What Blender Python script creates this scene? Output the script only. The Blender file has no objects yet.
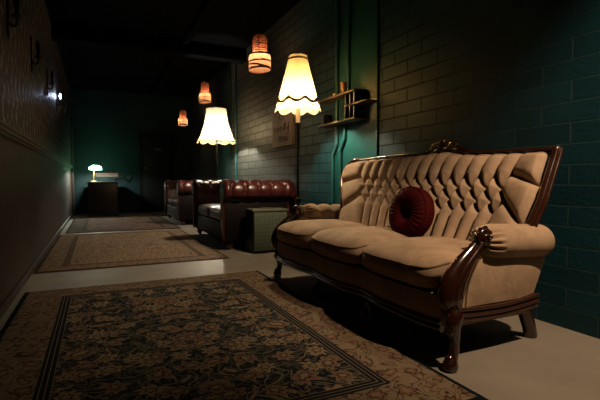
import bpy, bmesh, math, random
import numpy as np
from mathutils import Vector, Matrix

random.seed(7)
rng = np.random.default_rng(7)
PI = math.pi
scn = bpy.context.scene
COL = scn.collection

# ------------------------------------------------------------------ helpers
class MB:
    """collects shapes and links them as one mesh object"""
    def __init__(s):
        s.v = []; s.f = []
    def add(s, vs, fs):
        o = len(s.v)
        s.v += [tuple(map(float, p)) for p in vs]
        s.f += [tuple(i + o for i in f) for f in fs]
        return s
    def grid(s, P, cu=False, cv=False):
        P = np.asarray(P, float); nu, nv = P.shape[:2]
        fs = []
        for i in range(nu if cu else nu - 1):
            i2 = (i + 1) % nu
            for j in range(nv if cv else nv - 1):
                j2 = (j + 1) % nv
                fs.append((i * nv + j, i2 * nv + j, i2 * nv + j2, i * nv + j2))
        return s.add(P.reshape(-1, 3), fs)
    def box(s, lo, hi, bev=0.0, seg=2, rot=None):
        bm = bmesh.new(); bmesh.ops.create_cube(bm, size=1.0)
        c = [(a + b) / 2 for a, b in zip(lo, hi)]; d = [b - a for a, b in zip(lo, hi)]
        for v in bm.verts:
            v.co = Vector((v.co.x * d[0], v.co.y * d[1], v.co.z * d[2]))
        if bev > 0:
            bmesh.ops.bevel(bm, geom=bm.edges[:] + bm.verts[:], offset=min(bev, min(d) * .45), segments=seg, profile=.5, affect='EDGES')
        if rot is not None:
            for v in bm.verts: v.co = rot @ v.co
        bm.verts.index_update()
        vs = [v.co + Vector(c) for v in bm.verts]; fs = [[v.index for v in f.verts] for f in bm.faces]
        bm.free()
        return s.add(vs, fs)
    def tube(s, pts, r, n=12, closed=False, squash=None, up=(0, 0, 1)):
        pts = np.asarray(pts, float); m = len(pts)
        r = np.broadcast_to(np.asarray(r, float), (m,))
        T = np.gradient(pts, axis=0) if not closed else np.roll(pts, -1, 0) - np.roll(pts, 1, 0)
        T /= np.linalg.norm(T, axis=1)[:, None] + 1e-12
        ref = np.asarray(up, float)
        if abs(T[0] @ ref) > .95: ref = np.array([1.0, 0, 0])
        rings = []
        N = ref - T[0] * (ref @ T[0]); N /= np.linalg.norm(N)
        for i in range(m):
            N = N - T[i] * (N @ T[i]); N /= np.linalg.norm(N) + 1e-12
            B = np.cross(T[i], N)
            a = np.arange(n) * 2 * PI / n
            sq = 1.0 if squash is None else (squash if np.isscalar(squash) else squash[i])
            rings.append(pts[i] + r[i] * (np.cos(a)[:, None] * N + sq * np.sin(a)[:, None] * B))
        s.grid(np.array(rings), cu=closed, cv=True)
        if not closed:
            o = len(s.v) - m * n
            s.f.append(tuple(o + j for j in range(n))[::-1]); s.f.append(tuple(o + (m - 1) * n + j for j in range(n)))
        return s
    def lathe(s, prof, c=(0, 0, 0), n=32, cap=True, axis='z'):
        a = np.arange(n) * 2 * PI / n
        P = np.array([[(r * math.cos(t), r * math.sin(t), z) for t in a] for r, z in prof])
        if axis == 'x': P = P[..., [2, 0, 1]]
        if axis == 'y': P = P[..., [1, 2, 0]]
        s.grid(P + np.asarray(c, float), cv=True)
        if cap:
            o = len(s.v) - len(prof) * n
            s.f.append(tuple(o + j for j in range(n))[::-1]); s.f.append(tuple(o + (len(prof) - 1) * n + j for j in range(n)))
        return s
    def ell(s, c, r, rot=None, n=14, m=9):
        th = np.arange(n) * 2 * PI / n; ph = np.linspace(-PI / 2 * .985, PI / 2 * .985, m)
        P = np.array([[(math.cos(p) * math.cos(t) * r[0], math.cos(p) * math.sin(t) * r[1], math.sin(p) * r[2]) for t in th] for p in ph])
        if rot is not None: P = P @ np.array(rot.to_3x3()).T
        s.grid(P + np.asarray(c, float), cv=True)
        o = len(s.v) - m * n
        s.f.append(tuple(o + j for j in range(n))[::-1]); s.f.append(tuple(o + (m - 1) * n + j for j in range(n)))
        return s
    def superbox(s, c, r, e1=.35, e2=.5, n=64, m=28, warp=None, crown=0.0):
        """soft cushion: super-ellipsoid"""
        sg = lambda x, e: np.sign(x) * np.abs(x) ** e
        th = np.arange(n) * 2 * PI / n; ph = np.linspace(-PI / 2, PI / 2, m); ph[0] += .01; ph[-1] -= .01
        T, Ph = np.meshgrid(th, ph)
        X = sg(np.cos(Ph), e2) * sg(np.cos(T), e1); Y = sg(np.cos(Ph), e2) * sg(np.sin(T), e1); Z = sg(np.sin(Ph), e2)
        if crown: Z = Z * (1 + crown * (1 - X ** 2) * (1 - Y ** 2))
        P = np.stack([X * r[0], Y * r[1], Z * r[2]], -1)
        if warp is not None: P = warp(P, X, Y, Z)
        s.grid(P + np.asarray(c, float), cv=True)
        o = len(s.v) - m * n
        s.f.append(tuple(o + j for j in range(n))[::-1]); s.f.append(tuple(o + (m - 1) * n + j for j in range(n)))
        return s
    def build(s, name, mat, parent=None, org=None, sharp=40):
        """vertices are given in world space (or root space when org=(0,0,0))"""
        root = parent
        while root is not None and root.parent is not None: root = root.parent
        if org is None: org = root.location if root is not None else (0, 0, 0)
        me = bpy.data.meshes.new(name)
        ox, oy, oz = org
        me.from_pydata([(x - ox, y - oy, z - oz) for x, y, z in s.v], [], s.f)
        me.validate()
        bm = bmesh.new(); bm.from_mesh(me); bmesh.ops.recalc_face_normals(bm, faces=bm.faces[:]); bm.to_mesh(me); bm.free()
        me.polygons.foreach_set('use_smooth', [True] * len(me.polygons))
        me.set_sharp_from_angle(angle=math.radians(sharp))
        me.materials.append(mat)
        o = bpy.data.objects.new(name, me); COL.objects.link(o)
        if parent is not None: o.parent = parent
        else: o.location = org
        return o

def tag(o, label=None, cat=None, group=None, kind=None):
    if label: o['label'] = label
    if cat: o['category'] = cat
    if group: o['group'] = group
    if kind: o['kind'] = kind
    return o
def thing(name, label, cat, loc, group=None):
    o = bpy.data.objects.new(name, None); COL.objects.link(o); o.location = loc; o.empty_display_size = .1
    return tag(o, label, cat, group)
def dup(root, loc, label):
    r = root.copy(); COL.objects.link(r); r.location = loc; r['label'] = label
    for ch in list(root.children):
        c = ch.copy(); COL.objects.link(c); c.parent = r
        for g in list(ch.children):
            d = g.copy(); COL.objects.link(d); d.parent = c
    return r
def struct(mb, name, mat, label=None, parent=None, sharp=40):
    o = mb.build(name, mat, parent, sharp=sharp)
    if parent is None: o['kind'] = 'structure'
    return o
def sm(a, b, x):
    t = np.clip((x - a) / (b - a), 0, 1); return t * t * (3 - 2 * t)
def smooth_path(pts, n):
    """Catmull-Rom through pts (any dimension)"""
    P = np.asarray(pts, float); P = np.vstack([2 * P[0] - P[1], P, 2 * P[-1] - P[-2]])
    out = []
    k = len(P) - 3
    for u in np.linspace(0, k - 1e-6, n):
        i = int(u); t = u - i; a, b, c, d = P[i:i + 4]
        out.append(.5 * ((2 * b) + (c - a) * t + (2 * a - 5 * b + 4 * c - d) * t * t + (3 * b - a - 3 * c + d) * t ** 3))
    return np.array(out)

NAILS = {}
def nail(p, parent, mat, r, local=False):
    """one dome-headed nail, a part of its own; all nails of one size share a mesh"""
    key = (mat.name, r)
    if key not in NAILS:
        o = MB().ell((0, 0, 0), (r, r, r), n=8, m=5).build('nail', mat, parent, org=(0, 0, 0)); NAILS[key] = o
    else:
        o = NAILS[key].copy(); COL.objects.link(o); o.parent = parent
    root = parent
    while root.parent is not None: root = root.parent
    o.location = Vector(p) if local else Vector(p) - root.location
    return o

# ------------------------------------------------------------------ node helper
class NT:
    def __init__(s, name):
        s.m = bpy.data.materials.new(name); s.m.use_nodes = True
        s.t = s.m.node_tree; s.t.nodes.clear()
        s.out = s.n('ShaderNodeOutputMaterial')
    def n(s, ty, **kw):
        nd = s.t.nodes.new(ty)
        for k, v in kw.items(): setattr(nd, k, v)
        return nd
    def put(s, sock, val):
        if val is None: return
        if isinstance(val, bpy.types.NodeSocket): s.t.links.new(val, sock)
        elif isinstance(val, (tuple, list)) and len(val) == 3 and sock.type == 'RGBA': sock.default_value = (*val, 1)
        else: sock.default_value = val
    def math(s, op, a, b=None, c=None, clamp=False):
        nd = s.n('ShaderNodeMath', operation=op); nd.use_clamp = clamp
        s.put(nd.inputs[0], a); s.put(nd.inputs[1], b); s.put(nd.inputs[2], c); return nd.outputs[0]
    def mix(s, f, a, b, mode='MIX'):
        nd = s.n('ShaderNodeMix', data_type='RGBA', blend_type=mode)
        s.put(nd.inputs[0], f); s.put(nd.inputs[6], a); s.put(nd.inputs[7], b); return nd.outputs[2]
    def ramp(s, f, stops, interp='LINEAR'):
        nd = s.n('ShaderNodeValToRGB'); cr = nd.color_ramp; cr.interpolation = interp
        while len(cr.elements) < len(stops): cr.elements.new(.5)
        for e, (p, c) in zip(cr.elements, stops):
            e.position = p; e.color = (*c, 1) if not np.isscalar(c) else (c, c, c, 1)
        s.put(nd.inputs[0], f); return nd.outputs[0]
    def step(s, a, b, x):
        nd = s.n('ShaderNodeMapRange', interpolation_type='SMOOTHSTEP')
        s.put(nd.inputs[0], x); s.put(nd.inputs[1], a); s.put(nd.inputs[2], b); return nd.outputs[0]
    def coord(s): return s.n('ShaderNodeTexCoord').outputs['Object']
    def sep(s, v):
        nd = s.n('ShaderNodeSeparateXYZ'); s.put(nd.inputs[0], v); return nd.outputs
    def comb(s, x, y, z=0.0):
        nd = s.n('ShaderNodeCombineXYZ'); s.put(nd.inputs[0], x); s.put(nd.inputs[1], y); s.put(nd.inputs[2], z); return nd.outputs[0]
    def noise(s, v, scale, detail=3, rough=.5, dist=0, col=False):
        nd = s.n('ShaderNodeTexNoise'); s.put(nd.inputs['Vector'], v); nd.inputs['Scale'].default_value = scale
        nd.inputs['Detail'].default_value = detail; nd.inputs['Roughness'].default_value = rough; nd.inputs['Distortion'].default_value = dist
        return nd.outputs['Color' if col else 'Fac']
    def vor(s, v, scale, rand=1.0, feature='F1'):
        nd = s.n('ShaderNodeTexVoronoi', feature=feature); s.put(nd.inputs['Vector'], v); nd.inputs['Scale'].default_value = scale
        nd.inputs['Randomness'].default_value = rand; return nd.outputs
    def vm(s, op, a, b=None):
        nd = s.n('ShaderNodeVectorMath', operation=op); s.put(nd.inputs[0], a)
        if b is not None: s.put(nd.inputs[1], b)
        return nd.outputs[0]
    def bump(s, h, strength=.3, dist=.01, normal=None):
        nd = s.n('ShaderNodeBump'); s.put(nd.inputs['Height'], h); nd.inputs['Strength'].default_value = strength
        nd.inputs['Distance'].default_value = dist; s.put(nd.inputs['Normal'], normal); return nd.outputs[0]
    def bsdf(s, col, rough=.5, normal=None, metal=0.0, spec=.5, coat=0.0, sheen=0.0, sheen_tint=None, emis=None, estr=0.0):
        b = s.n('ShaderNodeBsdfPrincipled')
        s.put(b.inputs['Base Color'], col); s.put(b.inputs['Roughness'], rough); s.put(b.inputs['Metallic'], metal)
        s.put(b.inputs['Specular IOR Level'], spec); s.put(b.inputs['Normal'], normal); s.put(b.inputs['Coat Weight'], coat)
        b.inputs['Coat Roughness'].default_value = .12
        s.put(b.inputs['Sheen Weight'], sheen); b.inputs['Sheen Roughness'].default_value = .4
        if sheen_tint: s.put(b.inputs['Sheen Tint'], sheen_tint)
        if emis: s.put(b.inputs['Emission Color'], emis); s.put(b.inputs['Emission Strength'], estr)
        s.t.links.new(b.outputs[0], s.out.inputs[0]); return s.m

def simple(name, col, rough=.5, var=.25, scale=8, bump=.1, bscale=60, bdist=.003, **kw):
    k = NT(name); c = k.coord()
    f = k.noise(c, scale, 4, .6)
    a = tuple(x * (1 - var) for x in col); b = tuple(min(1, x * (1 + var)) for x in col)
    base = k.mix(f, a, b)
    nrm = k.bump(k.noise(c, bscale, 3), bump, bdist) if bump else None
    r = k.math('MULTIPLY_ADD', f, .16, rough - .08)
    return k.bsdf(base, r, nrm, **kw)
def wood(name, col, rough=.3, axis=2, coat=.4, scale=1.0):
    k = NT(name); c = k.coord(); st = [18, 18, 18]; st[axis] = 2.0
    v = k.vm('MULTIPLY', c, tuple(x * scale for x in st))
    f = k.noise(v, 1.0, 5, .65, 1.2)
    base = k.mix(f, tuple(x * .5 for x in col), tuple(x * 1.45 for x in col))
    return k.bsdf(base, k.math('MULTIPLY_ADD', f, .2, rough - .1), k.bump(f, .08, .004), coat=coat)

# ------------------------------------------------------------------ materials
def brick_mat():
    k = NT('painted_block'); x, y, z = k.sep(k.coord())[:3]
    br = k.n('ShaderNodeTexBrick'); br.offset = .5; br.squash = 1.0
    wob = k.noise(k.comb(y, z), 6, 2)
    k.put(br.inputs['Vector'], k.comb(k.math('ADD', y, -.117 + 3.28), k.math('MULTIPLY_ADD', wob, .006, k.math('ADD', z, -.003))))
    br.inputs['Scale'].default_value = 1.0; br.inputs['Brick Width'].default_value = .328; br.inputs['Row Height'].default_value = .1085
    br.inputs['Mortar Size'].default_value = .0055; br.inputs['Mortar Smooth'].default_value = .35
    br.inputs['Color1'].default_value = (.22, .22, .22, 1); br.inputs['Color2'].default_value = (.95, .95, .95, 1)
    fac = br.outputs['Fac']; shade = br.outputs['Color']
    n1 = k.noise(k.comb(y, z), 3.2, 5, .65); n2 = k.noise(k.comb(y, z), 45, 4, .7)
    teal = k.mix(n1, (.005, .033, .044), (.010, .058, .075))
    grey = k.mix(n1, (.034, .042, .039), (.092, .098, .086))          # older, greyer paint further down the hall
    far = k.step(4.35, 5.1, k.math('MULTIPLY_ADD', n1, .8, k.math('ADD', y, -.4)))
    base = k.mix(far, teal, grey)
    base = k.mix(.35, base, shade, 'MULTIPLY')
    unlit = k.step(2.0, 2.7, y)                                         # joints dark further along; nearer ones painted paler, as edges catching light
    edge = k.math('MULTIPLY', fac, k.math('MULTIPLY_ADD', unlit, .4, .5))
    base = k.mix(edge, base, k.mix(unlit, (.045, .085, .085), (.006, .007, .007)))
    h = k.math('ADD', k.math('MULTIPLY', k.math('SUBTRACT', 1.0, fac), 1.0), k.math('MULTIPLY', n2, .28))
    rough = k.math('MULTIPLY_ADD', n2, .25, .38)
    return k.bsdf(base, rough, k.bump(h, 1.0, .012), spec=k.math('MULTIPLY_ADD', fac, -.22, .26))
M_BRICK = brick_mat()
M_TEAL = simple('teal_paint', (.009, .072, .074), .42, .2, 4, .12, 90)
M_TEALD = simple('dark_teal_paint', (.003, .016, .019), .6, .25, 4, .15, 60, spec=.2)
M_CEIL = simple('black_ceiling_paint', (.002, .0022, .0026), .9, .3, 5, .1, spec=.02)
def floor_mat():
    k = NT('concrete'); c = k.coord(); n1 = k.noise(c, 1.6, 6, .62); n2 = k.noise(c, 22, 5, .7); n3 = k.noise(c, 5, 4, .6, .8)
    base = k.mix(n1, (.125, .102, .078), (.27, .234, .188))
    base = k.mix(k.math('MULTIPLY', k.step(.52, .68, n3), .5), base, (.17, .145, .115))
    base = k.mix(k.math('MULTIPLY', k.step(.6, .75, n2), .35), base, (.33, .295, .245))
    vr = k.vor(k.vm('ADD', c, k.vm('MULTIPLY', k.noise(c, 3, 4, .6, 0, True), (.5, .5, .5))), .9, 1.0, 'DISTANCE_TO_EDGE')[0]
    base = k.mix(k.math('MULTIPLY', k.step(.010, .003, vr), .14), base, (.07, .06, .05))
    return k.bsdf(base, k.math('MULTIPLY_ADD', n3, .22, .42), k.bump(k.math('MULTIPLY_ADD', n2, .4, n1), .12, .01), spec=.3)
M_FLOOR = floor_mat()
def wallpaper_mat():
    k = NT('damask_wallpaper'); x, y, z = k.sep(k.coord())[:3]
    n = k.noise(k.comb(y, z), 14, 2)
    yy = k.math('MULTIPLY_ADD', n, .03, y)
    zz = k.math('MULTIPLY_ADD', n, .04, z)
    col = k.math('MULTIPLY', yy, 2 * PI / .17); row = k.math('MULTIPLY', zz, 2 * PI / .24)
    a = k.math('SINE', k.math('ADD', col, k.math('MULTIPLY', k.math('SINE', row), 1.5)))
    b = k.math('SINE', k.math('ADD', k.math('MULTIPLY', col, 2.0), k.math('MULTIPLY', k.math('SINE', k.math('MULTIPLY', row, 2.0)), 1.3)))
    f = k.math('MULTIPLY_ADD', b, .55, a)
    lf = k.noise(k.comb(k.math('MULTIPLY', yy, 9.0), k.math('MULTIPLY', zz, 4.5)), 2.2, 2, .6, .6)
    m = k.math('MULTIPLY', k.step(.0, .5, f), k.step(.42, .56, lf))
    base = k.mix(m, (.012, .008, .008), (.22, .165, .15))
    rough = k.math('MULTIPLY_ADD', m, -.20, .58)
    return k.bsdf(base, rough, k.bump(m, .35, .003), metal=k.math('MULTIPLY', m, .7), spec=.5)
M_PAPER = wallpaper_mat()
def wainscot_mat():
    k = NT('wainscot_boards'); x, y, z = k.sep(k.coord())[:3]
    fr = k.math('FRACT', k.math('DIVIDE', y, .14))
    g = k.step(.0, .05, k.math('MINIMUM', fr, k.math('SUBTRACT', 1.0, fr)))
    f = k.noise(k.comb(k.math('MULTIPLY', y, 30), k.math('MULTIPLY', z, 3)), 1, 5, .6, .8)
    base = k.mix(f, (.020, .012, .009), (.048, .029, .021))
    return k.bsdf(base, k.math('MULTIPLY_ADD', f, .2, .48), k.bump(k.math('MULTIPLY_ADD', f, .1, g), .5, .004), spec=.3)
M_WAIN = wainscot_mat()
M_TRIM = wood('dark_trim_wood', (.035, .020, .014), .5, 1, .0)

def rug_mat(name, hx, hy, bw, field, vine, flower, border, bvine, edge, mx=True, fs=1.0, wear=.06):
    k = NT(name); c = k.coord(); x, y, z = k.sep(c)[:3]
    ax = k.math('ABSOLUTE', x) if mx else x
    dx = k.math('SUBTRACT', hx, k.math('ABSOLUTE', x)); dy = k.math('SUBTRACT', hy, k.math('ABSOLUTE', y))
    d = k.math('MINIMUM', dx, dy)
    p = k.comb(ax, y, 0.0)
    w = k.vm('SUBTRACT', k.noise(p, 5 * fs, 1, .5, 0, True), (.5, .5, .5))
    pw = k.vm('ADD', p, k.vm('MULTIPLY', w, (.16 / fs, .16 / fs, 0)))
    def flowers(p, scale, size, pet, rnd):
        v = k.vor(p, scale, rnd); pos = v['Position']
        loc = k.vm('SUBTRACT', p, k.vm('DIVIDE', pos, (1, 1, 1)))
        lx, ly, _ = k.sep(loc)[:3]
        ang = k.math('ARCTAN2', ly, lx)
        r = k.math('SQRT', k.math('ADD', k.math('MULTIPLY', lx, lx), k.math('MULTIPLY', ly, ly)))
        rr = k.math('DIVIDE', r, k.math('MULTIPLY_ADD', k.math('SINE', k.math('MULTIPLY', ang, float(pet))), .22 * size, size))
        return rr, v['Color']
    # arabesque stems: contour lines of a smooth noise
    n = k.noise(pw, 6.5 * fs, 0, .5, .9)
    ln = k.math('ABSOLUTE', k.math('SUBTRACT', k.math('FRACT', k.math('MULTIPLY', n, 5.0)), .5))
    stem = k.step(.10, .05, ln)
    leafn = k.noise(k.vm('ADD', pw, (3.1, 1.7, 0)), 16 * fs, 1, .5, 1.6)
    leaf = k.step(.565, .585, leafn)
    leaf2 = k.step(.60, .615, k.noise(k.vm('ADD', pw, (7.3, 4.2, 0)), 21 * fs, 1, .5, 2.2))
    cols = field
    cf = k.mix(leaf, field, vine[0]); cf = k.mix(k.math('MULTIPLY', leaf2, .9), cf, flower[1]); cf = k.mix(k.math('MULTIPLY', stem, .85), cf, vine[1])
    rr, vc = flowers(pw, 5.2 * fs, .062 / fs, 7, .75)
    fcol = k.mix(k.step(.4, .6, k.sep(vc)[0]), flower[0], flower[2])
    cf = k.mix(k.step(1.0, .92, rr), cf, vine[1]); cf = k.mix(k.step(.86, .8, rr), cf, fcol)
    cf = k.mix(k.step(.52, .46, rr), cf, field); cf = k.mix(k.step(.38, .32, rr), cf, vine[1])
    # border
    cb = k.mix(k.math('MULTIPLY', k.step(.12, .06, k.math('ABSOLUTE', k.math('SUBTRACT', k.math('FRACT', k.math('MULTIPLY', k.noise(pw, 7 * fs, 0, .5, 1.2), 5.0)), .5))), .9), border, bvine[0])
    cb = k.mix(k.math('MULTIPLY', leaf2, .8), cb, bvine[1])
    rb, vb = flowers(pw, 6.4 * fs, .045 / fs, 6, .6)
    cb = k.mix(k.step(1.0, .9, rb), cb, bvine[0]); cb = k.mix(k.step(.78, .7, rb), cb, flower[0]); cb = k.mix(k.step(.42, .34, rb), cb, border)
    # guard stripes and dark edging
    col = k.mix(k.step(bw - .002, bw + .002, d), cb, cf)
    g = k.step(.030, .026, k.math('ABSOLUTE', k.math('SUBTRACT', d, bw - .012)))
    gl = k.step(.35, .45, k.math('ABSOLUTE', k.math('SUBTRACT', k.math('FRACT', k.math('DIVIDE', d, .020)), .5)))
    col = k.mix(g, col, k.mix(gl, edge, border))
    col = k.mix(k.step(.032, .028, d), col, edge)
    fine = k.noise(c, 260, 2, .7); big = k.noise(c, 2.5, 4, .6)
    col = k.mix(k.math('MULTIPLY', big, wear), col, border)
    col = k.mix(.5, col, k.mix(fine, (.45, .45, .45), (1, 1, 1)), 'MULTIPLY')
    rib = k.math('SINE', k.math('MULTIPLY', y, 900.0))
    return k.bsdf(col, .85, k.bump(k.math('ADD', fine, k.math('MULTIPLY', rib, .15)), .5, .004), spec=.04)

def velvet_mat(name, col, dark=.6, sheen=.10, tint=None):
    k = NT(name); c = k.coord(); n1 = k.noise(c, 7, 5, .65, .5); n2 = k.noise(c, 320, 2, .7); n3 = k.noise(c, 13, 4, .6, 1.8)
    base = k.mix(k.step(.22, .78, n1), tuple(x * (dark + .1) for x in col), tuple(x * 1.15 for x in col))
    return k.bsdf(base, .78, k.bump(n2, .25, .002, k.bump(n3, .20, .014)), spec=.08, sheen=sheen, sheen_tint=tint or tuple(min(1, x * 1.8) for x in col))
M_VELVET = velvet_mat('tan_velvet', (.36, .243, .158))
M_PIPING = velvet_mat('tan_piping', (.20, .125, .07))
M_RED = velvet_mat('red_velvet', (.055, .0035, .004), .45, .04, (.5, .05, .06))
M_MAHOG = wood('mahogany', (.024, .0068, .0036), .20, 2, .7)
M_MAHOGY = wood('mahogany_rail', (.032, .0092, .0045), .22, 1, .7)
M_BRASS = simple('aged_brass', (.30, .19, .07), .32, .2, 20, 0, metal=.9)
M_LEATHER = simple('oxblood_leather', (.042, .0065, .0058), .34, .4, 7, .25, 140, .002, coat=.1)
M_LEATHD = simple('dark_leather', (.006, .0032, .003), .55, .4, 7, .25, 140, .002, spec=.10)
M_IRON = simple('dark_iron', (.012, .011, .011), .4, .3, 30, .1, metal=.5)
M_BLACKW = wood('black_stained_wood', (.010, .006, .005), .4, 2, .15)
M_DOOR = simple('black_door_paint', (.0035, .0045, .0045), .6, .3, 6, .1, spec=.2)
M_PIPE = simple('teal_painted_pipe', (.012, .075, .078), .35, .2, 12, .1)

def shade_mat(name, col, trans=.75, pleat=0, emis=None):
    k = NT(name); c = k.coord()
    f = k.noise(c, 30, 3)
    cc = k.mix(f, tuple(x * .85 for x in col), col)
    di = k.n('ShaderNodeBsdfDiffuse'); tr = k.n('ShaderNodeBsdfTranslucent'); mx = k.n('ShaderNodeMixShader')
    k.put(di.inputs[0], cc); k.put(tr.inputs[0], cc); mx.inputs[0].default_value = trans
    k.t.links.new(di.outputs[0], mx.inputs[1]); k.t.links.new(tr.outputs[0], mx.inputs[2]); k.t.links.new(mx.outputs[0], k.out.inputs[0])
    return k.m
def glow(name, col, s):
    k = NT(name); e = k.n('ShaderNodeEmission'); k.put(e.inputs[0], col); e.inputs[1].default_value = s
    k.t.links.new(e.outputs[0], k.out.inputs[0]); return k.m

# ------------------------------------------------------------------ light levels (one place to tune)
L_LAMP1 = 2300.0; L_LAMP2 = 1450.0; L_PEND = 200.0; L_DESK = 1800.0
SPOT_W = 370.0

# ------------------------------------------------------------------ the setting
XW, XL, YF, ZC, YB = 2.231, -.52, 11.3, 2.92, -2.4
struct(MB().box((XL - .2, YB, -.1), (XW + .2, YF + .2, 0)), 'floor', M_FLOOR)
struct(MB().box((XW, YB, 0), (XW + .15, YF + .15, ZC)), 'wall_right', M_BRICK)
wl = struct(MB().box((XL - .15, YB, 1.06), (XL, YF + .15, ZC)), 'wall_left', M_PAPER)
struct(MB().box((XL - .15, YB, 0), (XL, YF + .15, 1.06)), 'trim_wainscot', M_WAIN)
struct(MB().box((XL, YB, 1.055), (XL + .022, YF - .35, 1.075), .004).box((XL, YB, 1.075), (XL + .035, YF - .35, 1.112), .008).box((XL, YB, 1.1), (XL + .045, YF - .35, 1.122), .006), 'trim_dado', M_TRIM)
struct(MB().box((XL, YB, 0), (XL + .016, YF - .35, .055), .003).box((XL, YB, .05), (XL + .022, YF - .35, .066), .005), 'baseboard_left', M_TRIM)
struct(MB().box((XL, YF - .35, 0), (XL + .05, YF - .24, 2.1), .006), 'trim_doorpost', M_TRIM)
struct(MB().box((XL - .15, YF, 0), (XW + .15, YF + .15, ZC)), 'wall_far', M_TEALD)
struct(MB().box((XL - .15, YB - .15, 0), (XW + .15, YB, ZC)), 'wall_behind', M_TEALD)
struct(MB().box((XL - .15, YB - .15, ZC), (XW + .15, YF + .15, ZC + .1)), 'ceiling', M_CEIL)
struct(MB().box((XL, 6.75, 2.72), (XW, 6.95, ZC), .008), 'trim_ceiling_beam', M_CEIL)
struct(MB().box((1.22, 6.95, 2.86), (1.30, YF, ZC), .006).box((1.22, YB, 2.86), (1.30, 6.75, ZC), .006), 'trim_ceiling_track', M_CEIL)
# smooth painted boards on the block wall
struct(MB().box((XW - .018, 3.12, 0), (XW, 3.86, ZC), .004), 'trim_panel_board', M_TEAL)
struct(MB().box((XW - .03, 7.62, 0), (XW, 8.6, ZC), .004), 'trim_panel_pier', simple('pier_paint', (.014, .030, .031), .55, .25, 4, .15, 60, spec=.25))
# door in the far wall
d1 = struct(MB().box((1.02, YF - .035, .005), (1.80, YF - .002, 1.90), .004)
            .box((1.10, YF - .045, 1.0), (1.72, YF - .03, 1.80), .006).box((1.10, YF - .045, .15), (1.72, YF - .03, .9), .006), 'door_1', M_DOOR)
MB().lathe([(.004, 0), (.018, -.004), (.012, -.02), (.014, -.03), (.028, -.045), (.030, -.06), (.018, -.075), (.003, -.078)], (1.086, YF - .036, 1.10), 20, axis='y').build('door_knob', M_BRASS, d1)
MB().box((1.33, YF - .052, 1.53), (1.48, YF - .044, 1.60), .002).build('door_plate', simple('plate_grey', (.06, .06, .055), .5), d1)
struct(MB().box((.94, YF - .03, 0), (1.02, YF, 1.98), .005).box((1.80, YF - .03, 0), (1.88, YF, 1.98), .005).box((.94, YF - .03, 1.90), (1.88, YF, 1.98), .005), 'trim_door_frame', M_DOOR)

# ------------------------------------------------------------------ rugs
def rug(name, lo, hi, z1, mat_args, label, group=None):
    cx, cy = (lo[0] + hi[0]) / 2, (lo[1] + hi[1]) / 2
    hx, hy = (hi[0] - lo[0]) / 2, (hi[1] - lo[1]) / 2
    m = rug_mat(name + '_pile', hx, hy, **mat_args)
    nx, ny = 60, 90
    u = np.linspace(-hx, hx, nx); v = np.linspace(-hy, hy, ny)
    V, U = np.meshgrid(v, u)
    e = np.minimum(hx - np.abs(U), hy - np.abs(V))
    Z = z1 * sm(-.004, .02, e) + .0012 * np.sin(U * 9 + 1.3 * np.sin(V * 4)) * sm(0, .05, e)
    mb = MB().grid(np.stack([U + cx, V + cy, Z + .001], -1))
    mb.box((cx - hx, cy - hy, .0005), (cx + hx, cy + hy, z1 * .45))
    o = mb.build(name, m, None, org=(cx, cy, 0)); tag(o, label, 'rug', group); return o
big = rug('persian_rug', (-.466, 1.06), (1.245, 3.50), .009,
    dict(bw=.285, field=(.006, .009, .013), vine=((.075, .06, .036), (.21, .155, .095)), flower=((.16, .075, .046), (.075, .070, .045), (.25, .165, .09)),
         border=(.19, .135, .083), bvine=((.035, .025, .017), (.12, .062, .034)), edge=(.006, .009, .013), fs=1.3, wear=.0),
    'large navy and tan floral persian rug in front of the tan velvet settee')
r2 = rug('hallway_rug', (-.50, 4.19), (1.20, 7.05), .009,
    dict(bw=.24, field=(.25, .17, .105), vine=((.085, .05, .03), (.30, .22, .14)), flower=((.14, .055, .03), (.06, .045, .032), (.19, .12, .07)),
         border=(.22, .155, .10), bvine=((.10, .062, .04), (.15, .085, .05)), edge=(.05, .03, .02), fs=1.3, wear=.15),
    'timeworn tan floral rug alongside the nearer dark red leather sofa')
r3 = rug('hallway_rug', (-.44, 7.20), (1.25, 9.95), .009,
    dict(bw=.26, field=(.13, .062, .045), vine=((.085, .05, .038), (.18, .13, .09)), flower=((.11, .04, .03), (.10, .07, .05), (.20, .14, .09)),
         border=(.12, .085, .06), bvine=((.05, .035, .03), (.10, .05, .035)), edge=(.03, .02, .018), fs=1.0, wear=.12),
    'farthest reddish rug on the hallway floor before the desk')

# ------------------------------------------------------------------ tufting
def seg_dist(A, B, segs):
    d = np.full(A.shape, 9.0)
    for (a0, b0, a1, b1) in segs:
        da, db = a1 - a0, b1 - b0; L = da * da + db * db + 1e-12
        t = np.clip(((A - a0) * da + (B - b0) * db) / L, 0, 1)
        d = np.minimum(d, np.hypot(A - a0 - t * da, B - b0 - t * db))
    return d
def pt_dist(A, B, pts):
    d = np.full(A.shape, 9.0)
    for a, b in pts: d = np.minimum(d, np.hypot(A - a, B - b))
    return d

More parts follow.
